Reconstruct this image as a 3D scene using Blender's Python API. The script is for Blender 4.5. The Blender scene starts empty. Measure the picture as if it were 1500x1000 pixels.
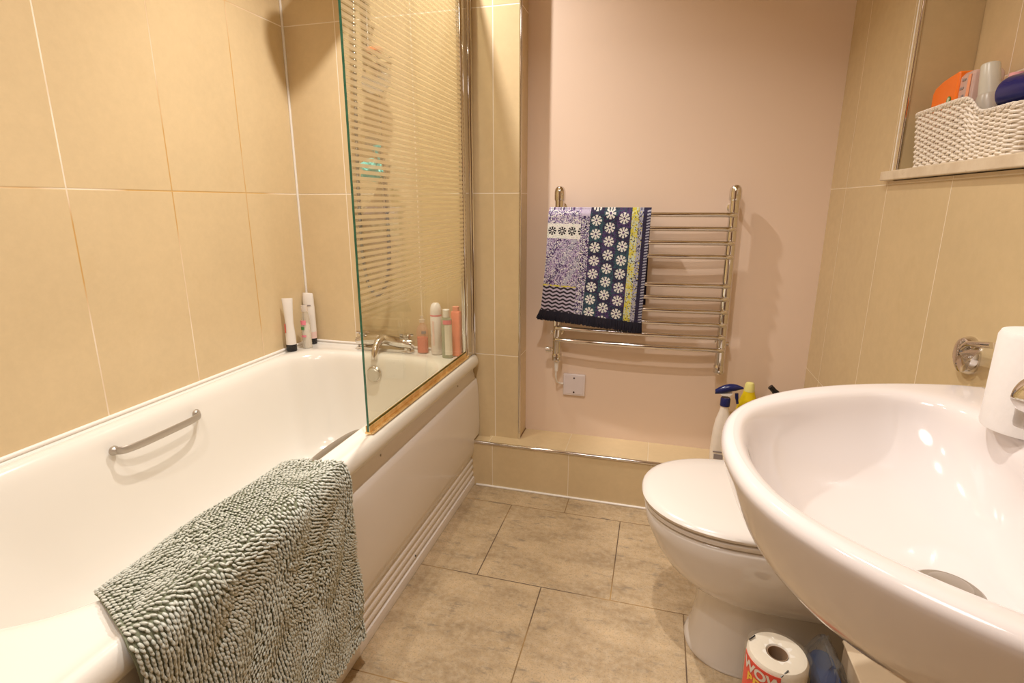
import bpy, math, random
import numpy as np
from mathutils import Vector, Matrix
random.seed(7); rng = np.random.default_rng(7)
S = bpy.context.scene; COL = S.collection; PI = math.pi

# ------------------------------------------------------------------ helpers
def tag(o, label=None, cat=None, group=None, kind=None):
    if label: o['label'] = label
    if cat: o['category'] = cat
    if group: o['group'] = group
    if kind: o['kind'] = kind
    return o
def thing(name, label, cat, loc=(0, 0, 0), group=None):
    o = bpy.data.objects.new(name, None); COL.objects.link(o)
    o.location = loc; o.empty_display_size = .02
    return tag(o, label, cat, group)
class MB:
    def __init__(s): s.v = []; s.f = []; s.m = []
    def add(s, v, f, mi=0):
        b = len(s.v); s.v += [tuple(map(float, p)) for p in v]
        s.f += [tuple(b+i for i in q) for q in f]; s.m += [mi]*len(f); return s
    def box(s, x0, x1, y0, y1, z0, z1, mi=0):
        v = [(x, y, z) for z in (z0, z1) for y in (y0, y1) for x in (x0, x1)]
        return s.add(v, [(0, 2, 3, 1), (4, 5, 7, 6), (0, 1, 5, 4), (2, 6, 7, 3), (0, 4, 6, 2), (1, 3, 7, 5)], mi)
    def loft(s, rings, cap0=True, cap1=True, mi=0, closed=True):
        n = len(rings[0]); v = [p for r in rings for p in r]; f = []
        m = n if closed else n-1
        for k in range(len(rings)-1):
            for i in range(m):
                j = (i+1) % n; f.append((k*n+i, k*n+j, (k+1)*n+j, (k+1)*n+i))
        if cap0: f.append(tuple(range(n-1, -1, -1)))
        if cap1: f.append(tuple((len(rings)-1)*n+i for i in range(n)))
        return s.add(v, f, mi)
    def lathe(s, prof, c=(0, 0, 0), axis=(0, 0, 1), n=28, mi=0, cap=True):
        a = Vector(axis).normalized(); q = Vector((0, 0, 1)).rotation_difference(a); c = Vector(c)
        rings = []
        for r, h in prof:
            rings.append([tuple(c+q @ Vector((max(r, 1e-5)*math.cos(2*PI*i/n), max(r, 1e-5)*math.sin(2*PI*i/n), h))) for i in range(n)])
        return s.loft(rings, cap, cap, mi)
    def tube(s, pts, r, n=10, mi=0, cap=True, flat=1.0):
        P = [Vector(p) for p in pts]; rings = []; up = None
        R = r if hasattr(r, '__len__') else [r]*len(P)
        for i, p in enumerate(P):
            t = (P[min(i+1, len(P)-1)]-P[max(i-1, 0)]).normalized()
            if up is None:
                up = Vector((0, 0, 1)) if abs(t.z) < .9 else Vector((0, 1, 0))
            up = (up-t*up.dot(t)).normalized(); b = t.cross(up)
            rings.append([tuple(p+up*R[i]*flat*math.sin(2*PI*k/n)+b*R[i]*math.cos(2*PI*k/n)) for k in range(n)])
        return s.loft(rings, cap, cap, mi)
    def build(s, name, mats, parent=None, smooth=True, bevel=0, bseg=2, ang=35):
        me = bpy.data.meshes.new(name); me.from_pydata(s.v, [], s.f); me.validate()
        if not isinstance(mats, (list, tuple)): mats = [mats]
        for m in mats: me.materials.append(m)
        if len(me.polygons) == len(s.m): me.polygons.foreach_set('material_index', s.m)
        import bmesh
        bm = bmesh.new(); bm.from_mesh(me); bmesh.ops.recalc_face_normals(bm, faces=bm.faces); bm.to_mesh(me); bm.free()
        me.update()
        if smooth:
            me.polygons.foreach_set('use_smooth', [True]*len(me.polygons))
            try: me.set_sharp_from_angle(angle=math.radians(ang))
            except Exception: pass
        o = bpy.data.objects.new(name, me); COL.objects.link(o)
        if parent is not None:
            o.parent = parent
            o.matrix_parent_inverse = Matrix.Translation(parent.location).inverted() if parent.type == 'EMPTY' else Matrix()
        if bevel:
            b = o.modifiers.new('bevel', 'BEVEL'); b.width = bevel; b.segments = bseg; b.limit_method = 'ANGLE'; b.angle_limit = math.radians(40)
        return o
def catmull(P, n, closed=False):
    P = [np.array(p, float) for p in P]; m = len(P); out = []
    segs = m if closed else m-1
    for i in range(segs):
        a, b, c, d = ((P[(i-1) % m], P[i], P[(i+1) % m], P[(i+2) % m]) if closed else
                      (P[max(i-1, 0)], P[i], P[i+1], P[min(i+2, m-1)]))
        for k in range(n):
            t = k/n
            out.append(.5*((2*b)+(c-a)*t+(2*a-5*b+4*c-d)*t*t+(3*b-a-3*c+d)*t**3))
    if not closed: out.append(P[-1])
    return out
def resample(P, n, closed=True):
    P = np.array(P, float)
    Q = np.vstack([P, P[:1]]) if closed else P
    d = np.r_[0, np.cumsum(np.linalg.norm(np.diff(Q, axis=0), axis=1))]
    t = np.linspace(0, d[-1], n+1)[:-1] if closed else np.linspace(0, d[-1], n)
    return np.stack([np.interp(t, d, Q[:, k]) for k in range(Q.shape[1])], 1)
def rrect(x0, x1, y0, y1, r, z, nc=10, ns=14):
    q_ = r[1] if isinstance(r, tuple) else r; r = r[0] if isinstance(r, tuple) else r
    r = min(r, (x1-x0)/2-1e-4, (y1-y0)/2-1e-4); q_ = min(q_, (x1-x0)/2-1e-4); out = []
    cs = [(x1-r, y1-r, 0, r), (x0+r, y1-r, 90, r), (x0+q_, y0+q_, 180, q_), (x1-q_, y0+q_, 270, q_)]
    for k, (cx, cy, a, r) in enumerate(cs):
        arc = [(cx+r*math.cos(math.radians(a+90*i/nc)), cy+r*math.sin(math.radians(a+90*i/nc))) for i in range(nc+1)]
        out += arc
        nx = cs[(k+1) % 4]; a2 = math.radians(nx[2]); q = (nx[0]+nx[3]*math.cos(a2), nx[1]+nx[3]*math.sin(a2)); p = arc[-1]
        out += [(p[0]+(q[0]-p[0])*i/ns, p[1]+(q[1]-p[1])*i/ns) for i in range(1, ns)]
    return [(x, y, z) for x, y in out]

# ------------------------------------------------------------------ materials
class NT:
    def __init__(s, name):
        s.mat = bpy.data.materials.new(name); s.mat.use_nodes = True; s.t = s.mat.node_tree
        s.b = s.t.nodes['Principled BSDF']; s.out = s.t.nodes['Material Output']
    def n(s, typ, **kw):
        o = s.t.nodes.new(typ)
        for k, v in kw.items(): setattr(o, k, v)
        return o
    def l(s, a, b): s.t.links.new(a, b)
    def math(s, op, a, b=0., c=None):
        o = s.n('ShaderNodeMath', operation=op)
        for i, x in enumerate((a, b) if c is None else (a, b, c)):
            if isinstance(x, (int, float)): o.inputs[i].default_value = x
            else: s.l(x, o.inputs[i])
        return o.outputs[0]
    def mix(s, f, a, b):
        o = s.n('ShaderNodeMix', data_type='RGBA')
        for i, x in ((0, f), (6, a), (7, b)):
            if isinstance(x, (int, float)): o.inputs[i].default_value = x
            elif isinstance(x, (tuple, list)): o.inputs[i].default_value = (*x, 1)
            else: s.l(x, o.inputs[i])
        return o.outputs[2]
    def noise(s, scale, detail=3, rough=.5, vec=None, stretch=None):
        o = s.n('ShaderNodeTexNoise'); o.inputs['Scale'].default_value = scale
        o.inputs['Detail'].default_value = detail; o.inputs['Roughness'].default_value = rough
        if vec is None: vec = s.n('ShaderNodeNewGeometry').outputs['Position']
        if stretch:
            m = s.n('ShaderNodeMapping'); m.inputs['Scale'].default_value = stretch; s.l(vec, m.inputs[0]); vec = m.outputs[0]
        s.l(vec, o.inputs['Vector']); return o.outputs['Fac']
    def ramp(s, f, a, b, lo=0., hi=1.):
        o = s.n('ShaderNodeMapRange'); s.l(f, o.inputs[0])
        for i, x in enumerate((a, b, lo, hi)): o.inputs[i+1].default_value = x
        return o.outputs[0]
    def bump(s, h, strength=.3, dist=.001):
        o = s.n('ShaderNodeBump'); o.inputs['Strength'].default_value = strength; o.inputs['Distance'].default_value = dist
        s.l(h, o.inputs['Height']); s.l(o.outputs[0], s.b.inputs['Normal'])
def plain(name, col, rough=.4, metal=0., var=.06, scale=30, coat=0., trans=0., ior=1.45, alpha=1., bump=0., sss=0.):
    m = NT(name); f = m.noise(scale)
    c2 = tuple(min(1, x*(1-var)) for x in col); c1 = tuple(min(1, x*(1+var)) for x in col)
    m.l(m.mix(f, c2, c1), m.b.inputs['Base Color'])
    m.b.inputs['Roughness'].default_value = rough; m.b.inputs['Metallic'].default_value = metal
    m.b.inputs['Coat Weight'].default_value = coat; m.b.inputs['Coat Roughness'].default_value = .06
    m.b.inputs['Transmission Weight'].default_value = trans; m.b.inputs['IOR'].default_value = ior
    m.b.inputs['Alpha'].default_value = alpha
    if bump: m.bump(f, bump, .001)
    return m.mat
def tile(name, axis, u0, pitch, z0, pz, base, grout=(.80, .66, .50), stain=None, w=.0022, rough=.22, second=None):
    m = NT(name); pos = m.n('ShaderNodeNewGeometry').outputs['Position']
    sp = m.n('ShaderNodeSeparateXYZ'); m.l(pos, sp.inputs[0]); U = sp.outputs['XYZ'.index(axis)]; Z = sp.outputs[2]
    if second: Z = sp.outputs['XYZ'.index(second)]
    du = m.math('PINGPONG', m.math('SUBTRACT', U, u0), pitch/2); dz = m.math('PINGPONG', m.math('SUBTRACT', Z, z0), pz/2)
    d = m.math('MINIMUM', du, dz); g = m.math('LESS_THAN', d, w/2+.0002)
    n1 = m.noise(3.2, 5, .6); n2 = m.noise(38, 4, .7)
    k = m.math('ADD', m.ramp(n1, .3, .7, 0, .6), m.ramp(n2, .35, .7, 0, .4))
    tc = m.mix(k, tuple(x*.93 for x in base), tuple(min(1, x*1.05) for x in base))
    n3 = m.noise(9, 4, .65); tc = m.mix(m.ramp(n3, .62, .8, 0, .25), tc, tuple(x*y for x, y in zip(base, (.86, .80, .68))))
    gc = grout
    if stain:
        nn = m.noise(2.3, 2); gc = m.mix(m.ramp(nn, .42, .58, 0, 1), grout, stain)
    m.l(m.mix(g, tc, gc), m.b.inputs['Base Color'])
    m.l(m.math('ADD', m.math('MULTIPLY', g, .5), m.ramp(n2, .3, .7, rough-.04, rough+.05)), m.b.inputs['Roughness'])
    m.b.inputs['Specular IOR Level'].default_value = .45
    h = m.math('ADD', m.math('MULTIPLY', m.math('MINIMUM', m.math('DIVIDE', d, w), 1.), 1.), m.math('MULTIPLY', n2, .05))
    m.bump(h, .5, .0012)
    return m.mat

TB = (.70, .545, .325)
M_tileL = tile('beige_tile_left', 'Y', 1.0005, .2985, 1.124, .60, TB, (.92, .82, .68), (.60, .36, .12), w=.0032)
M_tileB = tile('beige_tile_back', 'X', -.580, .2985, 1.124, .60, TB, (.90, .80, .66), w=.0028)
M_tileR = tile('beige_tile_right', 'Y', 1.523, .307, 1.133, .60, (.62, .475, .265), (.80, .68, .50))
M_tileN = tile('beige_tile_niche', 'Y', 1.352, .30, 1.335, .60, TB, (.86, .76, .62))
M_ledgeF = tile('beige_tile_ledge', 'X', -.275, .2985, -.40, 1.2, TB, (.84, .72, .56))
M_ledgeT = tile('beige_tile_ledge_top', 'X', -.29, .30, 5, 10, TB, (.74, .62, .44))
def paint(name, c):
    m = NT(name); n = m.noise(180, 3); n1 = m.noise(1.6, 3)
    m.l(m.mix(n1, tuple(x*.97 for x in c), tuple(min(1, x*1.02) for x in c)), m.b.inputs['Base Color'])
    m.b.inputs['Roughness'].default_value = .55; m.bump(n, .12, .0006); return m.mat
M_paint = paint('cream_paint', (.85, .67, .535)); M_ceil = paint('ceiling_paint', (.84, .68, .44))
def floor_mat():
    m = NT('grey_stone_tile'); pos = m.n('ShaderNodeNewGeometry').outputs['Position']; p = .3965
    sp = m.n('ShaderNodeSeparateXYZ'); m.l(pos, sp.inputs[0]); X, Y = sp.outputs[0], sp.outputs[1]
    yy = m.math('SUBTRACT', Y, 1.3097); row = m.math('FLOOR', m.math('DIVIDE', yy, p)); odd = m.math('FLOORED_MODULO', row, 2.)
    xs = m.math('ADD', X, m.math('ADD', m.math('MULTIPLY', odd, -.198), .07))
    d = m.math('MINIMUM', m.math('PINGPONG', xs, p/2), m.math('PINGPONG', yy, p/2)); g = m.math('LESS_THAN', d, .0016)
    n1 = m.noise(6, 8, .68, stretch=(1, 2.2, 1)); n2 = m.noise(60, 6, .7); n3 = m.noise(240, 2, .6)
    wv = m.noise(11, 7, .75, stretch=(1, 2.8, 1))
    c = m.mix(m.ramp(n1, .32, .68), (.34, .24, .135), (.62, .46, .275))
    c = m.mix(m.ramp(n2, .42, .7, 0, .55), c, (.66, .54, .38))
    c = m.mix(m.ramp(wv, .56, .66, 0, .6), c, (.18, .155, .125))
    c = m.mix(m.ramp(n3, .5, .72, 0, .5), c, (.17, .13, .085))
    gn = m.noise(3.5, 2); gc = m.mix(m.ramp(gn, .4, .6), (.12, .08, .05), (.42, .26, .10))
    m.l(m.mix(g, c, gc), m.b.inputs['Base Color']); m.b.inputs['Roughness'].default_value = .48
    h = m.math('ADD', m.math('MULTIPLY', m.math('MINIMUM', m.math('DIVIDE', d, .003), 1.), .8), m.math('MULTIPLY', m.math('ADD', n1, n2), .35))
    m.bump(h, .5, .0018); return m.mat
M_floor = floor_mat()
M_chrome = plain('chrome', (.73, .70, .67), .07, 1., .04, 40)
M_chromeb = plain('brushed_chrome', (.58, .55, .51), .22, 1., .05, 60)
M_satin = plain('satin_metal', (.44, .39, .33), .35, .6, .05, 50)
M_tub = plain('white_acrylic', (.775, .735, .665), .16, 0, .01, 4, coat=.25)
M_panel = plain('panel_acrylic', (.84, .79, .75), .2, 0, .012, 4, coat=.2)
M_ceram = plain('white_ceramic', (.80, .755, .71), .09, 0, .01, 4, coat=.4)
M_basin = plain('basin_ceramic', (.79, .735, .715), .10, 0, .01, 4, coat=.4)
M_seat = plain('seat_plastic', (.80, .75, .70), .2, 0, .01, 5)
M_white = plain('white_plastic', (.84, .81, .78), .3, 0, .03)
M_black = plain('black_plastic', (.012, .011, .012), .25, 0, .1)
M_seal = plain('white_sealant', (.85, .80, .74), .4, 0, .05, 60)
def brass_mat():
    m = NT('stained_screen_seal'); n = m.noise(22, 5, .7, stretch=(1, 1.5, 1)); n2 = m.noise(80, 3)
    c = m.mix(m.ramp(n, .35, .65), (1., .76, .40), (.72, .44, .14)); c = m.mix(m.ramp(n2, .6, .8, 0, .5), c, (.25, .12, .03))
    m.l(c, m.b.inputs['Base Color']); m.b.inputs['Roughness'].default_value = .25; m.b.inputs['Metallic'].default_value = .75
    return m.mat
M_brass = brass_mat()
def glass_mat():
    m = NT('striped_screen_glass'); pos = m.n('ShaderNodeNewGeometry').outputs['Position']
    sp = m.n('ShaderNodeSeparateXYZ'); m.l(pos, sp.inputs[0]); Z = sp.outputs[2]
    fr = m.math('PINGPONG', Z, .0072); st = m.math('GREATER_THAN', fr, .0031)
    st = m.math('MULTIPLY', st, m.ramp(Z, .80, .88, 0, 1))
    tr = m.n('ShaderNodeBsdfTransparent'); tr.inputs[0].default_value = (.97, .97, .90, 1)
    di = m.n('ShaderNodeBsdfTranslucent'); di.inputs[0].default_value = (.97, .86, .62, 1)
    d2 = m.n('ShaderNodeBsdfDiffuse'); d2.inputs[0].default_value = (.95, .82, .56, 1)
    a = m.n('ShaderNodeMixShader'); a.inputs[0].default_value = .5; m.l(di.outputs[0], a.inputs[1]); m.l(d2.outputs[0], a.inputs[2])
    f = m.n('ShaderNodeMixShader'); m.l(m.math('MULTIPLY', st, .62), f.inputs[0]); m.l(tr.outputs[0], f.inputs[1]); m.l(a.outputs[0], f.inputs[2])
    gl = m.n('ShaderNodeBsdfGlossy'); gl.inputs['Roughness'].default_value = .03
    fz = m.n('ShaderNodeFresnel'); fz.inputs[0].default_value = 1.35
    g = m.n('ShaderNodeMixShader'); m.l(m.math('MULTIPLY', fz.outputs[0], .35), g.inputs[0]); m.l(f.outputs[0], g.inputs[1]); m.l(gl.outputs[0], g.inputs[2])
    m.l(g.outputs[0], m.out.inputs[0]); return m.mat
M_glass = glass_mat()
M_gedge = plain('green_glass_edge', (.03, .13, .075), .15, 0, .5, 90, coat=.3)
def clearmat(name, col, op=.35, rough=.08):
    m = NT(name); n = m.noise(20); tr = m.n('ShaderNodeBsdfTransparent'); tr.inputs[0].default_value = (*[min(1, .6+.4*x) for x in col], 1)
    m.l(m.mix(n, tuple(x*.95 for x in col), col), m.b.inputs['Base Color']); m.b.inputs['Roughness'].default_value = rough
    a = m.n('ShaderNodeMixShader'); a.inputs[0].default_value = op; m.l(tr.outputs[0], a.inputs[1]); m.l(m.b.outputs[0], a.inputs[2]); m.l(a.outputs[0], m.out.inputs[0])
    return m.mat

# ------------------------------------------------------------------ room
XL, YB, YP, XR, YS, LZ = -1.397, 1.876, 1.979, .522, 1.812, .187
def struct(name, b, m, **k): return tag(b.build(name, m, smooth=False, **k), kind='structure')
struct('floor', MB().box(-1.6, .8, -.7, 2.2, -.1, 0), M_floor)
struct('ceiling', MB().box(-1.6, .8, -.7, 2.2, 2.3, 2.4), M_ceil)
struct('wall_left', MB().box(-1.55, XL, -.7, 2.2, 0, 2.3), M_tileL)
struct('wall_back', MB().box(-.484, XR, YP, 2.2, 0, 2.3), M_paint)
struct('wall_pier', MB().box(XL, -.4826, YB, 2.2, 0, 2.3), M_tileB)
struct('wall_near', MB().box(-1.6, .8, -.7, -.55, 0, 2.3), M_paint)
M_darkboard = plain('dark_board', (.16, .085, .045), .4, 0, .25, 14)
struct('unseen_dark_board_1', MB().box(-.75, .35, -.55, -.51, 0, 2.05), M_darkboard, bevel=.004)  # unseen dark board standing in for the doorway, added to darken chrome reflections
NB, NY0, NY1, NZ0, NZ1 = .640, .80, 1.492, 1.14, 2.02
r = MB(); r.box(XR, .8, NY1, 2.2, 0, 2.3); r.box(XR, .8, -.7, NY1, 0, NZ0); r.box(XR, .8, -.7, NY0, NZ0, 2.3); r.box(XR, .8, NY0, NY1, NZ1, 2.3)
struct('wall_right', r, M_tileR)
struct('wall_niche', MB().box(NB, .8, NY0+.001, NY1-.001, NZ0+.001, NZ1-.001), M_tileN)
def sill_mat():
    m = NT('stone_sill'); n = m.noise(14, 6, .7); n2 = m.noise(40, 4, .7)
    c = m.mix(m.ramp(n, .35, .7), (.62, .50, .35), (.78, .67, .50)); c = m.mix(m.ramp(n2, .64, .72, 0, .7), c, (.42, .26, .10))
    m.l(c, m.b.inputs['Base Color']); m.b.inputs['Roughness'].default_value = .35; return m.mat
M_sill = sill_mat()
struct('trim_niche_sill', MB().box(.506, NB, NY0, 1.532, 1.142, 1.163), M_sill, bevel=.002)
# ledge: front face and top
led = MB(); led.box(-.662, XR, YS, YP, 0, LZ-.006); struct('trim_ledge_front', led, M_ledgeF)
struct('trim_ledge_top', MB().box(-.6, XR, YS+.004, YP, LZ-.006, LZ), M_ledgeT)
def vt(name, pts, r, m=M_chrome): return tag(MB().tube(pts, r, 12).build(name, m), kind='structure')
vt('trim_ledge_edge', [(-.655, YS+.002, LZ-.004), (XR, YS+.002, LZ-.004)], .0065)
vt('trim_pier_edge', [(-.4826, YB, LZ), (-.4826, YB, 2.3)], .0050)
vt('trim_niche_edge', [(XR+.002, NY1, NZ0+.023), (XR+.002, NY1, NZ1)], .0052)
vt('trim_niche_edge_outer', [(XR, NY1+.016, NZ0+.023), (XR, NY1+.016, NZ1)], .0016, M_seal)
vt('trim_floor_seal', [(-.64, YS-.003, .003), (.5, YS-.003, .003)], .0045, M_seal)
vt('trim_corner_seal', [(XL+.003, YB-.003, .53), (XL+.003, YB-.003, 2.3)], .0045, M_seal)
vt('trim_left_seal', [(XL+.004, .2, .530), (XL+.004, YB, .530)], .0055, M_seal)
vt('trim_back_seal', [(XL, YB-.004, .529), (-.66, YB-.004, .529)], .005, M_seal)
vt('trim_pier_foot', [(-.4826, YB+.004, LZ+.001), (-.4826, YP, LZ+.001)], .003, plain('mouldy_sealant', (.22, .12, .05), .6, 0, .4, 60))

# ------------------------------------------------------------------ bathtub
bt = thing('bathtub', 'white fitted bathtub along the left tiled wall with a rounded rim', 'bathtub', (-1.02, 1.03, 0))
X0, X1, Y0, Y1 = XL+.002, -.641, .18, YB-.002
rg = []
def rr(x0, x1, y0, y1, r, z): rg.append(rrect(x0, x1, y0, y1, r, z))
rr(X0, X1-.014, Y0, Y1, .02, .474); rr(X0, X1-.004, Y0, Y1, .02, .480); rr(X0, X1, Y0, Y1, .02, .492); rr(X0, X1-.001, Y0, Y1, .02, .505); rr(X0, X1-.006, Y0+.004, Y1, .02, .518); rr(X0+.002, X1-.014, Y0+.01, Y1-.002, .022, .5252)
rr(X0+.004, X1-.023, Y0+.02, Y1-.003, .025, .5262); rr(X0+.006, X1-.033, Y0+.03, Y1-.005, .03, .5225); rr(X0+.009, X1-.043, Y0+.04, Y1-.01, .03, .5205)
rr(X0+.014, -.694, Y0+.07, 1.835, (.06, .20), .5200); rr(X0+.020, -.700, .315, 1.80, (.12, .26), .5215); rr(X0+.030, -.706, .335, 1.775, (.15, .27), .5265)
rr(X0+.043, -.714, .355, 1.758, (.16, .275), .5240); rr(X0+.055, -.722, .370, 1.748, (.16, .27), .514); rr(X0+.064, -.728, .385, 1.742, (.16, .27), .499); rr(X0+.073, -.734, .405, 1.737, (.16, .265), .47)
rr(X0+.084, -.742, .44, 1.730, (.16, .25), .42); rr(X0+.097, -.755, .50, 1.720, (.16, .23), .33); rr(X0+.112, -.772, .57, 1.705, (.16, .2), .25); rr(X0+.135, -.80, .64, 1.685, .15, .19); rr(X0+.17, -.84, .72, 1.65, .13, .157); rr(X0+.22, -.89, .80, 1.60, .11, .147)
rr(X0+.30, -.97, .92, 1.5, .06, .144)
tub = MB().loft(rg, cap0=False).build('tub_shell', M_tub, bt, ang=60)
s = tub.modifiers.new('s', 'SUBSURF'); s.levels = s.render_levels = 1
# side panel (profile in x,z extruded along y)
prof = [(-.668, .474), (-.668, .448), (-.664, .440), (-.662, .428), (-.659, .424), (-.655, .420), (-.651, .40), (-.648, .35), (-.646, .28), (-.646, .22), (-.649, .16), (-.654, .128), (-.660, .118),
        (-.662, .112), (-.656, .108), (-.654, .098), (-.657, .092), (-.661, .088), (-.656, .083), (-.653, .074), (-.656, .066), (-.661, .062), (-.655, .057), (-.652, .048), (-.655, .040), (-.659, .036), (-.650, .032), (-.648, .018), (-.649, .001), (-.70, .001), (-.70, .474)]
prof = [(x, z) for x, z in prof]
ys = [Y0+.004+(YS-.004-Y0)*i/30 for i in range(31)]
pm = MB().loft([[(x, y, z) for x, z in prof] for y in ys])
prof2 = [(x, z) for x, z in prof if z > LZ] ; prof2 += []
pu = [(x, max(z, LZ+.004)) for x, z in prof if z > LZ-.03 or x < -.69]
pm.loft([[(x, y, z) for x, z in pu] for y in (YS-.0005, YB-.003)])
pn = pm.build('side_panel', M_panel, bt, ang=50)
for yy_, zz_ in ((1.70, .448), (1.14, .448)):
    MB().lathe([(0, 0), (.0035, 0), (.003, .0015), (0, .002)], (-.667, yy_, zz_), (1, 0, 0), 10).build('screw', M_chromeb, bt)
for yy_, zz_ in ((1.71, .03), (1.28, .05), (1.28, .02)):
    MB().lathe([(0, 0), (.0035, 0), (.003, .0012), (0, .0015)], (-.6525, yy_, zz_), (1, 0, 0), 10).build('screw', M_black, bt)
def grab(xw, side, ya, yb, z, zb):
    pts = catmull([(xw, ya, z), (xw+side*.020, ya+.010, z), (xw+side*.032, ya+.05, z+.001), (xw+side*.036, (ya+yb)/2, z+.002), (xw+side*.032, yb-.05, z+.001), (xw+side*.020, yb-.010, zb), (xw, yb, zb)], 6)
    b = MB().tube(pts, .0042, 14, flat=2.5)
    for y, zz in ((ya, z), (yb, zb)): b.lathe([(0, 0), (.0125, 0), (.0125, .004), (.010, .008), (.006, .012), (0, .013)], (xw-side*.004, y, zz), (side, 0, 0), 20)
    return tag(b.build('grab_handle', M_satin, bt), 'satin metal grab handle')
grab(-1.310, 1, .935, 1.192, .474, .474)
grab(-.738, -1, .93, 1.19, .482, .482)
ov = MB().lathe([(0, .010), (.018, .010), (.027, .007), (.031, .002), (.031, 0), (0, -.004)][::-1], (-1.020, 1.733, .453), (0, -1, .05), 32)
ov.build('overflow', M_chromeb, bt)
MB().lathe([(0, 0), (.026, 0), (.025, .0075), (.022, .010), (.0, .0105)], (-1.02, 1.727, .453), (0, -1, .05), 32).build('overflow_cap', plain('satin_disc', (.62, .60, .55), .35, .8), bt)

# ------------------------------------------------------------------ bath screen
sc = thing('bath_screen', 'clear glass bath screen with fine horizontal stripes on the tub rim', 'shower screen', (-.671, 1.45, .526))
g = MB(); g.box(-.6740, -.6680, 1.094, 1.800, .534, 1.93)
gl = g.build('glass_pane', [M_glass, M_gedge], sc, smooth=False)
for p in gl.data.polygons:
    if abs(p.normal.y) > .5 or abs(p.normal.z) > .5: p.material_index = 1
q = MB(); q.box(-.679, -.663, 1.092, 1.800, .5275, .5335); q.box(-.6775, -.6745, 1.092, 1.800, .5335, .549); q.box(-.6675, -.6650, 1.092, 1.800, .5335, .549)
q.tube([(-.660, 1.094, .5305), (-.660, 1.80, .5305)], .0030, 10)
q.build('bottom_seal', M_brass, sc, smooth=False, bevel=.001)
f = MB(); f.box(-.683, -.659, 1.800, 1.842, .5275, 1.94); f.tube([(-.671, 1.806, .5275), (-.671, 1.806, 1.94)], .0105, 14)
f.build('hinge_profile', M_chrome, sc, smooth=True, bevel=.002)
f = MB(); f.box(-.690, -.655, 1.842, 1.8755, .5275, 1.94); f.tube([(-.655, 1.858, .5275), (-.655, 1.858, 1.94)], .005, 10)
f.build('wall_profile', M_chrome, sc, smooth=True, bevel=.003)

# ------------------------------------------------------------------ shower
sh = thing('shower_rail', 'chrome shower riser rail with handset and looping hose behind the glass screen', 'shower', (-1.03, YB, 1.2))
b = MB().tube([(-1.022, 1.835, 1.62), (-1.022, 1.835, 2.06)], .0125, 16)
b.lathe([(.0, 0), (.019, .0), (.019, .03), (.013, .035)], (-1.022, 1.835, 1.600), n=20)
b.tube([(-1.022, 1.835, 1.70), (-1.022, 1.876, 1.70)], .008); b.tube([(-1.022, 1.835, 2.02), (-1.022, 1.876, 2.02)], .008)
b.build('riser', plain('riser_chrome', (.50, .47, .44), .12, 1.), sh)
b = MB().tube(catmull([(-1.022, 1.835, 2.05), (-1.022, 1.80, 2.075), (-1.024, 1.75, 2.075), (-1.028, 1.72, 2.06), (-1.03, 1.715, 2.02)], 6), .009, 12)
b.build('shower_arm', M_chrome, sh)
MB().lathe([(0, 0), (.085, 0), (.09, .004), (.087, .011), (.04, .018), (.016, .03), (.012, .055), (0, .055)], (-1.03, 1.715, 1.985), n=48).build('shower_head', M_chrome, sh)
b = MB().tube([(-1.004, 1.860, 1.30), (-1.004, 1.860, 1.60)], .0045, 12); b.lathe([(0, 0), (.026, 0), (.026, .006), (.012, .012), (.010, .034), (0, .036)], (-1.004, 1.876, 1.535), (0, -1, 0), 28)
b.build('slide_bar', M_chrome, sh)
# soap dish (clear) with soap on it
dish = MB().lathe([(0, 0), (.045, 0), (.052, .004), (.054, .012), (.052, .012), (.045, .006), (0, .004)], (-.985, 1.815, 1.505), (.15, -1, .35), 36)
dish.build('dish', clearmat('clear_plastic', (.50, .42, .33), .40), sh)
MB().lathe([(0, 0), (.027, 0), (.030, .008), (.025, .016), (.012, .02), (0, .02)], (-1.00, 1.825, 1.535), (0, -1, 0), 28).build('valve_knob', M_chrome, sh)
soap = MB(); soap.loft([rrect(-1.012, -.962, 1.792, 1.828, .014, z, 5, 3) for z in (1.594,)]+[rrect(-1.015, -.959, 1.789, 1.831, .016, z, 5, 3) for z in (1.598, 1.606)]+[rrect(-1.008, -.966, 1.796, 1.824, .014, 1.611, 5, 3)])
tag(soap.build('soap_bar', plain('red_soap', (.75, .25, .10), .4)), 'small orange red soap bar on the wire shelf of the shower rail', 'soap')
sb = MB()
for k in range(6): sb.tube([(-1.020+.013*k, 1.786, 1.590), (-1.020+.013*k, 1.870, 1.590)], .0018, 6)
sb.tube([(-1.024, 1.786, 1.592), (-.950, 1.786, 1.592)], .002, 6); sb.tube([(-1.024, 1.868, 1.590), (-.950, 1.868, 1.590)], .002, 6)
sb.build('wire_shelf', M_chrome, sh)
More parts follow.
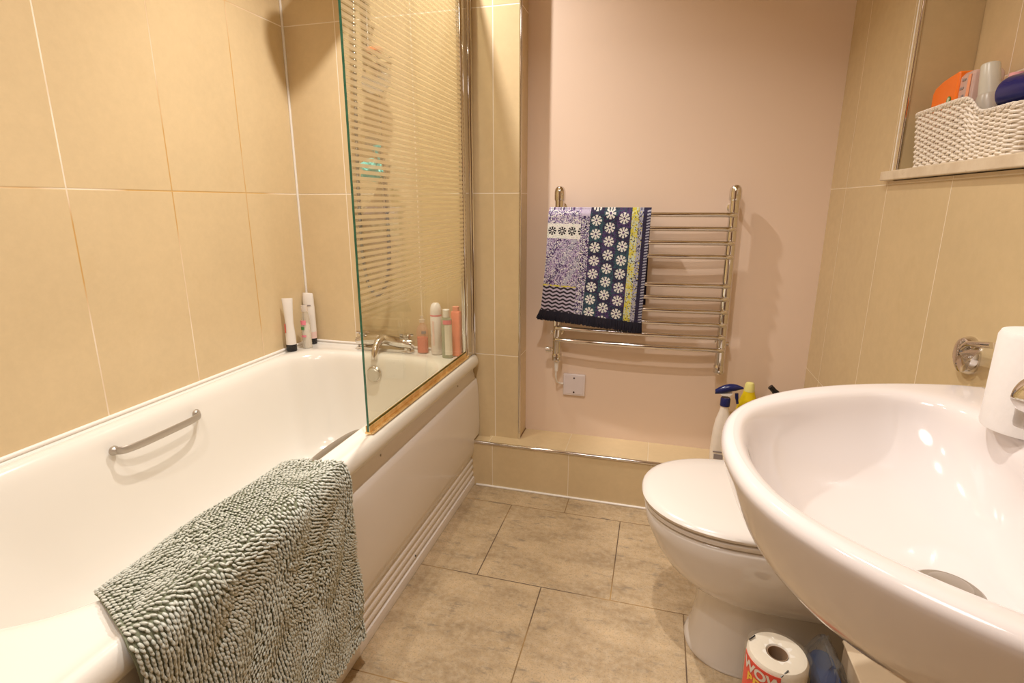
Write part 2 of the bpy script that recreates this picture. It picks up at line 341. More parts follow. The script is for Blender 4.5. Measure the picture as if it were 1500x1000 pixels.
# handset
b = MB().lathe([(0, -.004), (.030, -.004), (.034, 0), (.035, .008), (.030, .016), (.015, .024), (0, .026)], (-1.000, 1.790, 1.295), (0, .82, .55), 32)
b.tube(catmull([(-1.000, 1.812, 1.285), (-.998, 1.828, 1.25), (-.994, 1.838, 1.19), (-.992, 1.842, 1.12), (-.990, 1.844, 1.055)], 5), [.018]*4+[.015]*4+[.012]*13, 14)
b.build('handset', plain('handset_chrome', (.50, .47, .44), .12, 1.), sh)
b = MB().lathe([(0, 0), (.020, 0), (.022, .012), (.018, .035), (0, .04)], (-1.0, 1.876, 1.235), (0, -1, 0), 24); b.build('handset_bracket', M_chrome, sh)
hp = catmull([(-.990, 1.844, 1.055), (-.988, 1.844, .96), (-.992, 1.842, .86), (-1.012, 1.838, .775), (-1.045, 1.835, .742), (-1.078, 1.835, .775), (-1.097, 1.837, .87), (-1.103, 1.84, 1.0), (-1.100, 1.84, 1.2), (-1.090, 1.84, 1.45), (-1.075, 1.84, 1.75), (-1.06, 1.838, 1.95), (-1.022, 1.83, 2.04)], 60)
hp = resample(hp, 620, False)
rad = [.0078 if (i % 4) < 2 else .0058 for i in range(len(hp))]
MB().tube(hp, rad, 10).build('hose', plain('hose_steel', (.30, .27, .24), .28, 1., .1, 80), sh, ang=80)
# bath puff hanging on the handset
pf = MB()
for k in range(26):
    a, e = random.uniform(0, 2*PI), random.uniform(-1.1, 1.1); d = Vector((math.cos(a)*math.cos(e), math.sin(a)*math.cos(e), math.sin(e)))
    c = Vector((-1.005, 1.775, 1.205)); ax = d.cross(Vector((random.random()-.5, random.random()-.5, random.random()-.5))).normalized(); bx = d.cross(ax)
    ring = []
    for i in range(19):
        t = i/18*2*PI; rr_ = .018*(1+.3*math.sin(5*t+k)); ring.append(c+d*(.016+.016*math.cos(t*2+k))+ax*rr_*math.cos(t)+bx*rr_*math.sin(t))
    pf.tube(ring, .0055, 6)
tag(pf.build('bath_puff', plain('turquoise_mesh', (.16, .62, .60), .5, 0, .2, 60)), 'turquoise mesh bath puff hanging from the shower handset', 'bath puff')

# bath mixer tap
tp = thing('bath_mixer_tap', 'chrome bath mixer tap with two cross handles on the tub rim', 'tap', (-1.02, 1.83, .523))
b = MB(); pr_ = catmull([(-1.140, 1.828, .552), (-1.10, 1.826, .560), (-1.06, 1.822, .566), (-1.02, 1.818, .572), (-.98, 1.822, .566), (-.94, 1.826, .560), (-.900, 1.828, .552)], 6)
b.tube(pr_, [.018+.006*abs(math.sin(i/36*2*PI)) for i in range(len(pr_))], 18)
for x in (-1.115, -.925): b.lathe([(.028, 0), (.028, .004), (.018, .010), (.016, .035)], (x, 1.830, .5235), n=24)
b.box(-1.135, -.905, 1.808, 1.85, .5238, .534)
b.build('body', M_chrome, tp)
MB().tube(catmull([(-1.02, 1.815, .575), (-1.022, 1.79, .570), (-1.022, 1.765, .556), (-1.022, 1.750, .532), (-1.022, 1.745, .508)], 5), [.017]*8+[.014]*13, 16).build('spout', M_chrome, tp)
for x in (-1.115, -.925):
    h = MB().lathe([(.012, 0), (.012, .02), (.017, .024), (.017, .032), (.008, .038), (0, .039)], (x, 1.829, .560), n=20)
    for a in (.3, .3+PI/2): h.tube([(x-.026*math.cos(a), 1.829-.026*math.sin(a), .590), (x+.026*math.cos(a), 1.829+.026*math.sin(a), .590)], .005, 10)
    h.build('tap_handle', M_chrome, tp)

# ------------------------------------------------------------------ bottles on the bath
def ell(cx, cy, a, b_, z, n=24, rot=0.):
    return [(cx+a*math.cos(t)*math.cos(rot)-b_*math.sin(t)*math.sin(rot), cy+a*math.cos(t)*math.sin(rot)+b_*math.sin(t)*math.cos(rot), z) for t in [2*PI*i/n for i in range(n)]]
def bottle(name, label, cat, x, y, z0, parts, rot=0., group=None):
    t = thing(name, label, cat, (x, y, z0), group)
    for pn_, mt, rings in parts:
        MB().loft([ell(x, y, a, b_, z0+z, rot=rot) for z, a, b_ in rings]).build(pn_, mt, t)
    return t
def patch(x, y, z0, z1, a, b_, t0, t1, rot=0., off=.0006, th=.0006):
    P = []
    n = 10
    for zz in (z0, z1):
        for o_ in (off, off+th):
            for i in range(n+1):
                t = t0+(t1-t0)*i/n; A, B = a+o_, b_+o_
                P.append((x+A*math.cos(t)*math.cos(rot)-B*math.sin(t)*math.sin(rot), y+A*math.cos(t)*math.sin(rot)+B*math.sin(t)*math.cos(rot), zz))
    m = n+1; F_ = []
    for i in range(n):
        F_ += [(i, i+1, 2*m+i+1, 2*m+i), (m+i, 3*m+i, 3*m+i+1, m+i+1), (i, m+i, m+i+1, i+1), (2*m+i, 2*m+i+1, 3*m+i+1, 3*m+i)]
    F_ += [(0, 2*m, 3*m, m), (n, m+n, 3*m+n, 2*m+n)]
    return MB().add(P, F_)
M_cond = plain('pearl_white_plastic', (.83, .78, .73), .25, 0, .02); M_pinkw = plain('pale_pink_plastic', (.85, .62, .58), .3, 0, .04)
M_red = plain('coral_print', (.80, .14, .10), .35); M_grn = plain('green_print', (.08, .28, .08), .35); M_pk = plain('pink_print', (.85, .25, .32), .35)
M_greytxt = plain('grey_print', (.30, .26, .26), .4)
ROT = .9
t = bottle('conditioner_bottle', 'tall white conditioner tube standing on its black cap against the left wall', 'bottle', -1.364, 1.712, .5255,
           [('cap', M_black, [(0, .019, .014), (.003, .020, .015), (.026, .020, .015), (.027, .018, .013)]),
            ('tube', M_cond, [(.027, .019, .014), (.06, .0185, .014), (.11, .0155, .012), (.15, .0165, .011), (.19, .019, .008), (.208, .0205, .0045), (.2085, .019, .003)])], .5)
patch(-1.364, 1.712, .60, .635, .018, .0137, PI*1.02, PI*1.25, .5).build('print', M_red, t)
t = bottle('clear_body_wash_bottle', 'small clear bottle with green pink label, half full of white lotion, in the tub corner', 'bottle', -1.338, 1.775, .5225,
           [('lotion', M_white, [(.002, .016, .012), (.06, .0165, .0125), (.095, .0145, .0115), (.10, .012, .010)]),
            ('shell', clearmat('clear_bottle', (.86, .80, .68), .30), [(0, .017, .013), (.004, .0185, .0145), (.07, .0185, .0145), (.12, .016, .013), (.145, .012, .010), (.15, .010, .009)]),
            ('cap', clearmat('frosted_cap', (.86, .78, .70), .55), [(.150, .0125, .011), (.172, .0125, .011), (.174, .011, .010)])], .5)
patch(-1.338, 1.775, .60, .612, .0185, .0145, PI*1.15, PI*1.42, .5).build('green_mark', M_grn, t)
patch(-1.338, 1.775, .620, .638, .0185, .0145, PI*1.15, PI*1.55, .5).build('pink_mark', M_pk, t)
patch(-1.338, 1.775, .570, .578, .0185, .0145, PI*1.15, PI*1.5, .5).build('pink_mark', M_pk, t)
t = bottle('shampoo_bottle', 'large pale pink shampoo bottle with black cap, tallest in the tub corner', 'bottle', -1.369, 1.846, .5225,
           [('cap', M_black, [(0, .022, .016), (.003, .023, .017), (.022, .023, .017), (.023, .021, .015)]),
            ('foot', M_pinkw, [(.023, .0235, .0175), (.050, .0245, .0180), (.051, .0245, .018)]),
            ('body', M_cond, [(.051, .0246, .0181), (.13, .0250, .018), (.19, .0245, .014), (.205, .0240, .008), (.2105, .023, .006)])], .0)
patch(-1.369, 1.846, .683, .687, .0248, .0160, PI*1.2, PI*1.75, 0, .0012).build('grey_text', M_greytxt, t)
# behind the glass
t = bottle('pink_liquid_bottle', 'clear bottle half filled with coral pink liquid beside the bath tap', 'bottle', -.862, 1.838, .5225,
           [('liquid', clearmat('coral_liquid', (.90, .24, .14), .75), [(.002, .021, .014), (.060, .022, .0145), (.062, .020, .013)]),
            ('shell', clearmat('clear_bottle_b', (.95, .72, .60), .22), [(0, .022, .015), (.004, .0235, .016), (.09, .0235, .016), (.105, .018, .013), (.112, .010, .009), (.120, .010, .009)]),
            ('pump', clearmat('frost_pump', (.9, .8, .7), .5), [(.120, .011, .010), (.132, .011, .010), (.134, .006, .006), (.145, .006, .006)])])
patch(-.862, 1.838, .600, .612, .0235, .016, PI*1.55, PI*1.8).build('dark_label', M_greytxt, t)
t = bottle('white_spray_can', 'white spray can with a pink band behind the glass screen', 'spray can', -.803, 1.838, .5225,
           [('can', plain('white_can', (.86, .80, .78), .25), [(0, .020, .020), (.003, .022, .022), (.150, .022, .022), (.152, .021, .021)]),
            ('band', M_pk, [(.150, .0222, .0222), (.156, .0222, .0222)]),
            ('cap', plain('white_cap', (.86, .80, .78), .3), [(.156, .0222, .0222), (.176, .0215, .0215), (.192, .017, .017), (.199, .010, .010)])])
patch(-.803, 1.838, .56, .655, .022, .022, PI*1.40, PI*1.52).build('pink_swirl', M_pinkw, t)
patch(-.803, 1.838, .595, .600, .022, .022, PI*1.1, PI*1.3).build('grey_text', M_greytxt, t)
t = bottle('slim_clear_bottle', 'slim clear green bottle with white cap and white label beside the screen', 'bottle', -.745, 1.800, .5225,
           [('shell', clearmat('greenish_clear', (.52, .58, .44), .55), [(0, .019, .013), (.003, .0205, .014), (.148, .0205, .014), (.156, .012, .010)]),
            ('cap', M_white, [(.156, .013, .012), (.183, .013, .012), (.185, .011, .010)])], .1)
patch(-.745, 1.800, .535, .650, .0205, .014, PI*1.45, PI*1.95, .1).build('label', plain('label_white', (.80, .76, .68), .4), t)
patch(-.745, 1.800, .652, .668, .0205, .014, PI*1.35, PI*1.9, .1).build('pink_text', M_pk, t)
bx = thing('coral_bottle', 'coral red flat bottle standing furthest against the tiled pier', 'bottle', (-.722, 1.838, .5225))
MB().loft([rrect(-.739, -.703, 1.824, 1.853, .008, z, 4, 3) for z in (.5225, .690)]+[rrect(-.737, -.705, 1.826, 1.851, .008, .694, 4, 3)]).build('body', plain('coral_plastic', (.88, .30, .20), .3), bx)
MB().loft([rrect(-.733, -.709, 1.828, 1.849, .008, z, 4, 3) for z in (.694, .712)]).build('cap', plain('coral_cap', (.90, .38, .28), .3), bx)

# ------------------------------------------------------------------ chenille bath mat over the tub rim
mt_ = thing('chenille_bath_mat', 'sage green chenille bath mat draped over the side of the tub', 'bath mat', (-.69, .67, .53))
path = catmull([(-.785, .519), (-.768, .528), (-.745, .533), (-.715, .532), (-.685, .533), (-.660, .536), (-.640, .530), (-.630, .510), (-.627, .48), (-.6265, .42), (-.626, .33), (-.625, .22), (-.623, .12), (-.621, .085)], 8)
path = np.array(path); NPATH = 78; pth = resample(path, NPATH, False); plen = np.linalg.norm(np.diff(pth, axis=0), axis=1).sum()
def msurf(s, t):
    # s along tub (0 near .. 1 far), t across the path (0..1)
    k = t*(NPATH-1); i = min(int(k), NPATH-2); w = k-i; p = pth[i]*(1-w)+pth[i+1]*w
    d = (pth[i+1]-pth[i])/np.linalg.norm(pth[i+1]-pth[i])
    T = min(1, t/.26)
    yn = .492-.070*T+.03*max(0, t-.3); yf = .900+.030*T+.004*math.sin(t*9)
    y = yn+(yf-yn)*s
    nrm = np.array([-d[1], d[0]]);  # outward normal in x,z
    lump = .004*math.sin(s*11+t*4)*math.sin(t*13+1)+.0025*math.sin(s*23+t*9)
    lump *= min(1, t*6) if t < .5 else 1.
    lump = abs(lump)*1.4 + .003*max(0, math.sin(s*7-1.2))*(t < .3)
    if t < .16: lump += .004*(1-t/.16)*(math.sin(s*PI)**2)
    if t > .3: lump += .010*max(0, math.sin((s-.1)*4.2))*min(1, (t-.3)*2)
    P = np.array([p[0]+nrm[0]*lump, y, p[1]+nrm[1]*lump])
    return P, np.array([d[0], 0, d[1]]), np.array([nrm[0], 0, nrm[1]])
NS, NTT = 40, 60
top = [[msurf(i/NS, j/NTT) for j in range(NTT+1)] for i in range(NS+1)]
V = []; Fq = []
for i in range(NS+1):
    for j in range(NTT+1): V.append(top[i][j][0])
n0 = len(V)
for i in range(NS+1):
    for j in range(NTT+1): V.append(top[i][j][0]-top[i][j][2]*.0022)
W_ = NTT+1
for i in range(NS):
    for j in range(NTT):
        a = i*W_+j; Fq.append((a, a+1, a+W_+1, a+W_)); Fq.append((n0+a, n0+a+W_, n0+a+W_+1, n0+a+1))
for j in range(NTT):
    Fq.append((j, n0+j, n0+j+1, j+1)); a = NS*W_+j; Fq.append((a, a+1, n0+a+1, n0+a))
for i in range(NS):
    a = i*W_; Fq.append((a, a+W_, n0+a+W_, n0+a)); a = i*W_+NTT; Fq.append((a, n0+a, n0+a+W_, a+W_))
M_cheb = plain('sage_backing', (.22, .23, .15), .9, 0, .1, 80)
def chen():
    m = NT('sage_chenille'); n = m.noise(300, 2, .6); n2 = m.noise(12, 2)
    c = m.mix(n, (.44, .46, .40), (.70, .71, .63)); c = m.mix(m.ramp(n2, .4, .6, 0, .3), c, (.40, .40, .30))
    m.l(c, m.b.inputs['Base Color']); m.b.inputs['Roughness'].default_value = .33; m.b.inputs['Sheen Weight'].default_value = .3
    m.bump(n, .5, .0006); return m.mat
M_chen = chen()
MB().add(V, Fq).build('backing', M_cheb, mt_)
# tufts
nu, nv = 7, 5
base = []
for a in range(nv+1):
    ph = PI*a/nv
    if a in (0, nv): base.append((0, 0, math.cos(ph)))
    else: base += [(math.sin(ph)*math.cos(2*PI*k/nu), math.sin(ph)*math.sin(2*PI*k/nu), math.cos(ph)) for k in range(nu)]
base = np.array(base); bf = []
for k in range(nu):
    bf.append((0, 1+k, 1+(k+1) % nu))
    for a in range(nv-2):
        o_ = 1+a*nu; bf.append((o_+k, o_+nu+k, o_+nu+(k+1) % nu, o_+(k+1) % nu))
    o_ = 1+(nv-2)*nu; bf.append((o_+k, len(base)-1, o_+(k+1) % nu))
VV = []; FF = []; cnt = 0
NR, NC = 74, 82
for i in range(NR):
    for j in range(NC):
        s_ = (i+.5)/NR; t_ = (j+.5+(.5 if i % 2 else 0)*.9)/NC
        if t_ > .998: continue
        s_ = min(.995, max(.004, s_+rng.normal(0, .0016))); t_ = min(.998, max(.002, t_+rng.normal(0, .0016)))
        P, d, nr = msurf(s_, t_)
        y = np.array([0, 1., 0])
        sw = 1.1*math.sin(s_*9+t_*3)*math.sin(t_*10+s_*5)*min(1, s_*3) if t_ > .25 else .5*math.sin(s_*8)
        mess = max(0, math.sin(s_*8.5-1.0)*math.sin(t_*8.5+.4))
        sw += rng.normal(0, (.05 if s_ < .3 else .10)+.55*mess); lift = .38+rng.normal(0, .10+.25*mess)
        ax = d*math.cos(sw)+y*math.sin(sw); ax = ax*math.cos(lift)+nr*math.sin(lift); ax /= np.linalg.norm(ax)
        if t_ < .23: ax = ax*.8-y*.0
        bx_ = np.cross(ax, nr); bx_ /= np.linalg.norm(bx_); cx_ = np.cross(bx_, ax)
        L_, r_ = .0056+rng.normal(0, .0005), .00245+rng.normal(0, .00015)
        ctr = P+nr*.0030+ax*.0015
        VV.append(ctr+base[:, :1]*r_*bx_+base[:, 1:2]*r_*cx_+base[:, 2:3]*L_*ax)
        FF += [tuple(cnt+x for x in q_) for q_ in bf]; cnt += len(base)
VV = np.vstack(VV)
o = MB(); o.v = [tuple(p) for p in VV.tolist()]; o.f = FF; o.m = [0]*len(FF)
tag(o.build('chenille_tufts', M_chen, mt_, ang=180), kind='stuff')

# ------------------------------------------------------------------ heated towel rail
tr = thing('heated_towel_rail', 'chrome ladder towel rail with ten bars on the cream wall', 'towel rail', (-.06, YP, .8))
UY = 1.930
for x in (-.350, .232):
    b = MB().lathe([(.0165, .515), (.0165, 1.105)], (x, UY, 0), n=24)
    b.lathe([(.0185, 1.098), (.0195, 1.103), (.0195, 1.128), (.0175, 1.138), (.011, 1.146), (0, 1.149)], (x, UY, 0), n=24)
    b.lathe([(0, .502), (.014, .502), (.0185, .507), (.0185, .53), (.0165, .535)], (x, UY, 0), n=24)
    b.build('upright', M_chrome, tr)
for z in (1.052, 1.006, .960, .914, .816, .771, .726, .681, .636, .591):
    b = MB(); dx = .591/2; pts = [(-.350, UY-.016, z), (-.30, UY-.021, z), (-.20, UY-.026, z), (-.06, UY-.028, z), (.10, UY-.026, z), (.19, UY-.021, z), (.232, UY-.016, z)]
    b.tube(catmull([(-.350, UY, z)]+pts+[(.232, UY, z)], 4), .0085, 14)
    b.build('bar', M_chrome, tr)
for x in (-.350, .232):
    for z in (.612, 1.075):
        b = MB().lathe([(.007, 0), (.007, .045)], (x, YP-.047, z), (0, 1, 0), 16); b.lathe([(0, 0), (.018, 0), (.018, .006), (.010, .012), (0, .012)], (x, YP, z), (0, -1, 0), 20)
        if z < 1: b.lathe([(0, 0), (.009, 0), (.009, .010), (0, .012)], (x+(.014 if x > 0 else -.014), UY+.006, z), (1 if x > 0 else -1, 0, 0), 16)
        b.build('wall_bracket', M_chrome, tr)
MB().lathe([(0, 0), (.009, 0), (.009, .010), (.011, .012), (.011, .028), (.008, .030), (0, .030)], (-.362, UY, .545), (-1, 0, 0), 18).build('valve_knob', M_chrome, tr)
MB().lathe([(.009, .502), (.008, .48), (.006, .462), (0, .46)][::-1], (-.350, UY, 0), n=16).build('cable_gland', M_white, tr)
MB().tube(catmull([(-.350, UY, .47), (-.352, UY+.004, .44), (-.350, UY+.02, .412), (-.340, YP-.015, .402), (-.329, YP-.010, .400)], 6), .0035, 8).build('cable', M_white, tr)
# socket plate
so = thing('fused_spur_plate', 'square white electrical plate low on the cream wall below the towel rail', 'socket', (-.286, YP, .397))
MB().box(-.329, -.243, YP-.010, YP-.0005, .353, .441).build('plate', plain('plate_white', (.80, .72, .72), .3), so, bevel=.003)
MB().box(-.322, -.250, YP-.0115, YP-.010, .360, .434).build('face', plain('plate_face', (.78, .70, .71), .25), so, bevel=.001)
for z in (.368, .426): MB().lathe([(0, 0), (.0035, 0), (.003, .0012), (0, .0015)], (-.286, YP-.0115, z), (0, -1, 0), 12).build('screw', plain('dark_screw', (.08, .05, .04), .4, .6), so)

# ------------------------------------------------------------------ patterned towel on rail
tw = thing('patterned_bath_mat', 'flower patterned navy and lilac woven mat hanging over the towel rail', 'bath mat', (-.21, 1.90, 1.07))
NX, NZ = 230, 250
TX0, TX1, ZT_, ZB_ = -.381, -.031, 1.066, .705
WP = dict(navy=(.020, .014, .055), dark=(.012, .008, .03), lil=(.36, .27, .47), white=(.82, .80, .76), teal=(.025, .075, .10), yel=(.68, .60, .08), grey=(.42, .42, .52), black=(.012, .010, .02), pur=(.07, .035, .13), lil2=(.55, .48, .62), mint=(.60, .68, .58))
def flower(u, v, R):
    r_ = math.hypot(u, v)/R; a = math.atan2(v, u)
    if r_ < .22: return 2
    return 1 if r_ < 1 and not (abs(math.cos(4*a)) < .55 and r_ > .40) else 0
def hsh(i, j): return (math.sin(i*127.1+j*311.7)*43758.5453) % 1
def pat(u, v):
    # u 0..1 left to right, v 0..1 top to bottom
    i, j = int(u*NX/2), int(v*NZ/2); h = hsh(i, j)
    if u < .335:
        if v < .13: return ['lil', 'lil2', 'pur', 'grey', 'white'][int(h*5)]
        if v < .27:
            k = (u/.10) % 1; f_ = flower((k-.5)*.10*.35, (v-.195)*.37, .0150)
            return 'black' if f_ == 1 else 'white' if f_ == 2 else ('white' if h > .12 else 'mint')
        if v < .72:
            k = 'lil' if h < .32 else 'pur' if h < .52 else 'grey' if h < .72 else 'lil2' if h < .9 else 'white'
            if (u*9+v*5) % 1.4 > .9 and h < .4: k = 'grey' if u > .17 else 'pur'
            return k
        if v < .735: return 'yel' if h < .75 else 'lil'
        zz = (v*26+.45*abs(((u*14) % 1)*2-1)) % 1
        return 'lil2' if zz < .5 else 'black'
    if u < .42:
        return ['pur', 'lil', 'grey', 'white', 'navy'][int(h*5)] if v > .05 else 'lil2'
    if u < .82:
        c = (u-.42)/.1333; ci = int(c); cu = (c-ci-.5)*.1333*.35; per = .1205 if True else 0
        off = [.03, -.03, .01][ci]; k = ((v-off)/.123) % 1
        f_ = flower(cu, (k-.5)*.123*.37, .0178)
        if f_ == 1: return 'white' if h > .08 else 'mint'
        if f_ == 2: return 'pur'
        bg = math.sin(v*9+ci*2.1)
        if bg > .55 and h < .6: return 'teal'
        if bg < -.6 and h < .6: return 'pur'
        return 'navy' if h < .85 else 'teal'
    if u < .885: return 'yel' if h < .55+.2*math.sin(v*40) else ('navy' if h > .9 else 'mint')
    if u < .93: return 'grey' if h < .7 else 'yel' if h > .92 else 'navy'
    if u < .965: return 'navy' if h < .8 else 'black'
    return 'grey' if ((v*40+u*10) % 1) < .5 else 'navy'
def towel_pt(u, v, side=1):
    x = TX0+(TX1-TX0)*u-.012*v-(.012*max(0, v-.5)*(1-u)*2); z = ZT_-(ZT_-ZB_)*v-.030*v*u
    y = 1.888-.004*math.sin(u*7+v*3)*v-.006*math.sin(v*3.1)
    if v < .05: y += .012*(1-v/.05)**2
    return (x, y, z)
Vt = []; Ft = []; Cf = []
for j in range(NZ+1):
    for i in range(NX+1): Vt.append(towel_pt(i/NX, j/NZ))
for j in range(NZ):
    for i in range(NX):
        a = j*(NX+1)+i; Ft.append((a, a+NX+1, a+NX+2, a+1)); Cf.append(WP[pat((i+.5)/NX, (j+.5)/NZ)])
cl = MB().add(Vt, Ft)
# fold over the bar and rear layer
nb = len(cl.v); RR = []
for k, (dy, dz) in enumerate([(.012, 0), (.018, .006), (.026, .006), (.034, -.002), (.038, -.012), (.040, -.10), (.040, -.33)]):
    RR.append([(Vt[i][0]+(-.002 if k > 2 else 0), 1.888+dy, ZT_+dz) for i in range(NX+1)])
RV = [p for r_ in RR for p in r_]; RF = []
for k in range(6):
    for i in range(NX): a = k*(NX+1)+i; RF.append((a, a+1, a+NX+2, a+NX+1)); Cf.append(WP[pat((i+.5)/NX, (k*7 % 10)/10)])
cl.add(RV, RF)
me = bpy.data.meshes.new('cloth'); me.from_pydata(cl.v, [], cl.f)
att = me.color_attributes.new('weave', 'FLOAT_COLOR', 'CORNER')
buf = np.ones((len(me.loops), 4), np.float32); buf[:, :3] = np.repeat(np.array(Cf, np.float32), 4, axis=0); att.data.foreach_set('color', buf.ravel())
m = NT('woven_pattern'); at_ = m.n('ShaderNodeAttribute', attribute_name='weave'); n = m.noise(500, 2, .7)
m.l(m.mix(m.ramp(n, .45, .75, 0, .45), at_.outputs['Color'], (.02, .015, .03)), m.b.inputs['Base Color']); m.b.inputs['Roughness'].default_value = .85; m.bump(n, .8, .002)
me.materials.append(m.mat); me.polygons.foreach_set('use_smooth', [True]*len(me.polygons))
co = bpy.data.objects.new('cloth', me); COL.objects.link(co); co.parent = tw; co.matrix_parent_inverse = Matrix.Translation(tw.location).inverted()
so_ = co.modifiers.new('t', 'SOLIDIFY'); so_.thickness = .004; so_.offset = 1
fr = MB()
for i in range(460):
    u = i/459; p = Vector(towel_pt(u, .995)); L_ = .033+random.uniform(-.003, .004); dx = random.uniform(-.003, .003)-.014*(1-u)**3
    fr.tube([p+Vector((0, -.002, .004)), p+Vector((dx*.5, -.004+random.uniform(-.002, .002), -L_*.5)), p+Vector((dx, -.003+random.uniform(-.003, .003), -L_))], [.0022, .0022, .0016], 5)
tag(fr.build('fringe', plain('black_fringe', (.010, .008, .018), .9), tw), 'black tasselled fringe', kind='stuff')

# ------------------------------------------------------------------ toilet
to = thing('toilet', 'white back to wall toilet with closed lid against the right wall', 'toilet', (.30, 1.245, 0))
TC = 1.245
def dring(xf, w, z, xb=.520, a=None, n=28, wb=None, p=2.2):
    a = a if a else .22; wb = wb if wb is not None else w; out = []
    a = min(a, xb-xf-.01)
    for i in range(n+1):
        t = -PI/2+PI*i/n; c_, s_ = math.cos(t), math.sin(t)
        out.append((xf+a-a*abs(c_)**(2/p)*1., TC+w*math.copysign(abs(s_)**(2/p), s_), z))
    for i in range(1, 9): out.append((xf+a+(xb-xf-a)*i/8, TC+w+(wb-w)*i/8, z))
    for i in range(8, 0, -1): out.append((xf+a+(xb-xf-a)*i/8, TC-w-(wb-w)*i/8, z))
    return out
pan = MB().loft([dring(.128, .112, .0, a=.13), dring(.126, .114, .006, a=.13), dring(.130, .110, .016, a=.13), dring(.140, .102, .05, a=.13), dring(.147, .099, .10, a=.13), dring(.150, .098, .178, a=.13),
                 dring(.148, .102, .186, a=.14), dring(.128, .117, .192, a=.16), dring(.100, .134, .208, a=.18), dring(.064, .152, .240, a=.2), dring(.034, .167, .285, a=.21), dring(.012, .177, .335, a=.22), dring(.006, .180, .368, a=.22), dring(.008, .179, .376, a=.22), dring(.016, .172, .379, a=.21)])
pan.build('pan', M_ceram, to, ang=60)
MB().loft([dring(.008, .177, .3805, .47), dring(.003, .181, .384, .47), dring(.003, .181, .392, .47), dring(.007, .178, .3945, .47)]).build('seat', M_seat, to, ang=50)
MB().loft([dring(.006, .177, .397, .475), dring(-.001, .183, .400, .475), dring(-.003, .185, .407, .475), dring(.001, .181, .413, .475), dring(.016, .168, .418, .47, .2), dring(.06, .13, .421, .46, .16), dring(.13, .07, .4225, .44, .1)]).build('lid', M_seat, to, ang=50)
for dy in (-.07, .07): MB().lathe([(0, 0), (.013, 0), (.013, .03), (0, .032)], (.478, TC+dy, .379)).build('hinge', M_chrome, to)

# ------------------------------------------------------------------ basin
ba = thing('wall_basin', 'large white curved washbasin mounted on the right wall in the foreground', 'basin', (.40, .655, .8))
BC = .655
def closed(half, n=96):
    P = half+[(x, -d) for x, d in reversed(half) if d > 1e-6]
    return P
oc = [(.5215, 0), (.5215, .12), (.5215, .24), (.520, .325), (.505, .342), (.45, .338), (.38, .322), (.31, .297), (.244, .263), (.195, .228), (.155, .188), (.122, .140), (.100, .080), (.091, 0)]
ic = [(.448, 0), (.452, .06), (.462, .13), (.458, .19), (.440, .235), (.405, .262), (.36, .268), (.305, .250), (.250, .222), (.200, .186), (.158, .144), (.133, .098), (.121, .045), (.118, 0)]
bc_ = [(.385, 0), (.386, .02), (.383, .04), (.375, .055), (.36, .066), (.342, .070), (.325, .068), (.31, .062), (.297, .052), (.288, .040), (.282, .028), (.279, .015), (.278, .007), (.277, 0)]
def full(c): return [(x, d) for x, d in c]+[(x, -d) for x, d in reversed(c[1:-1])]
def dense(c): return np.array([tuple(p) for p in catmull(full(c), 5, True)])
O, I, Bt = dense(oc), dense(ic), dense(bc_)+np.array([.005, -.032])
def ring(A, z, sx=1., sy=1., cx=.5215):
    return [(cx+(x-cx)*sx, BC+y*sy, z if not callable(z) else z(x, y)) for x, y in A]
def inset(A, d):
    c = np.array([.36, 0]); out = []
    n = len(A)
    for i in range(n):
        t = A[(i+1) % n]-A[(i-1) % n]; t /= (np.linalg.norm(t)+1e-9); nr = np.array([t[1], -t[0]])
        if nr @ (c-A[i]) < 0: nr = -nr
        p = A[i]+nr*d
        if A[i][0] > .515: p[0] = A[i][0]; 
        out.append(p)
    return np.array(out)
RZ = .802
rings = [ring(O, .46, .22, .16), ring(O, .52, .26, .20), ring(O, .56, .42, .34), ring(O, .60, .62, .52), ring(O, .635, .765, .68), ring(O, .67, .865, .80), ring(O, .705, .925, .88), ring(O, .735, .957, .932), ring(O, .762, .980, .968), ring(O, .780, .993, .989),
         ring(O, .790, 1, 1), ring(inset(O, .003), .7975), ring(inset(O, .009), RZ), ring(inset(O, .016), RZ+.0005)]
J = lambda w: O*(1-w)+I*w
rings += [ring(J(.55), RZ), ring(J(.8), RZ-.0005), ring(I, RZ-.004), ring(inset(I, .006), RZ-.013), ring(inset(I, .011), RZ-.03)]
K = lambda w: I*(1-w)+Bt*w
rings += [ring(K(.10), RZ-.052), ring(K(.20), RZ-.080), ring(K(.34), RZ-.105), ring(K(.52), RZ-.122), ring(K(.74), RZ-.133), ring(K(.92), RZ-.138), ring(K(1.), RZ-.136)]
bo = MB().loft(rings).build('bowl', M_basin, ba, ang=70)
s = bo.modifiers.new('s', 'SUBSURF'); s.levels = s.render_levels = 1
DR = (.337, BC-.032)
MB().lathe([(0, .004), (.030, .004), (.0335, .0015), (.034, -.002), (0, -.004)][::-1], (DR[0], DR[1], RZ-.1335), n=40).build('waste', M_satin, ba)
MB().lathe([(0, 0), (.022, 0), (.021, .004), (.016, .006), (0, .0065)], (DR[0], DR[1], RZ-.1295), n=32).build('plug', M_satin, ba)
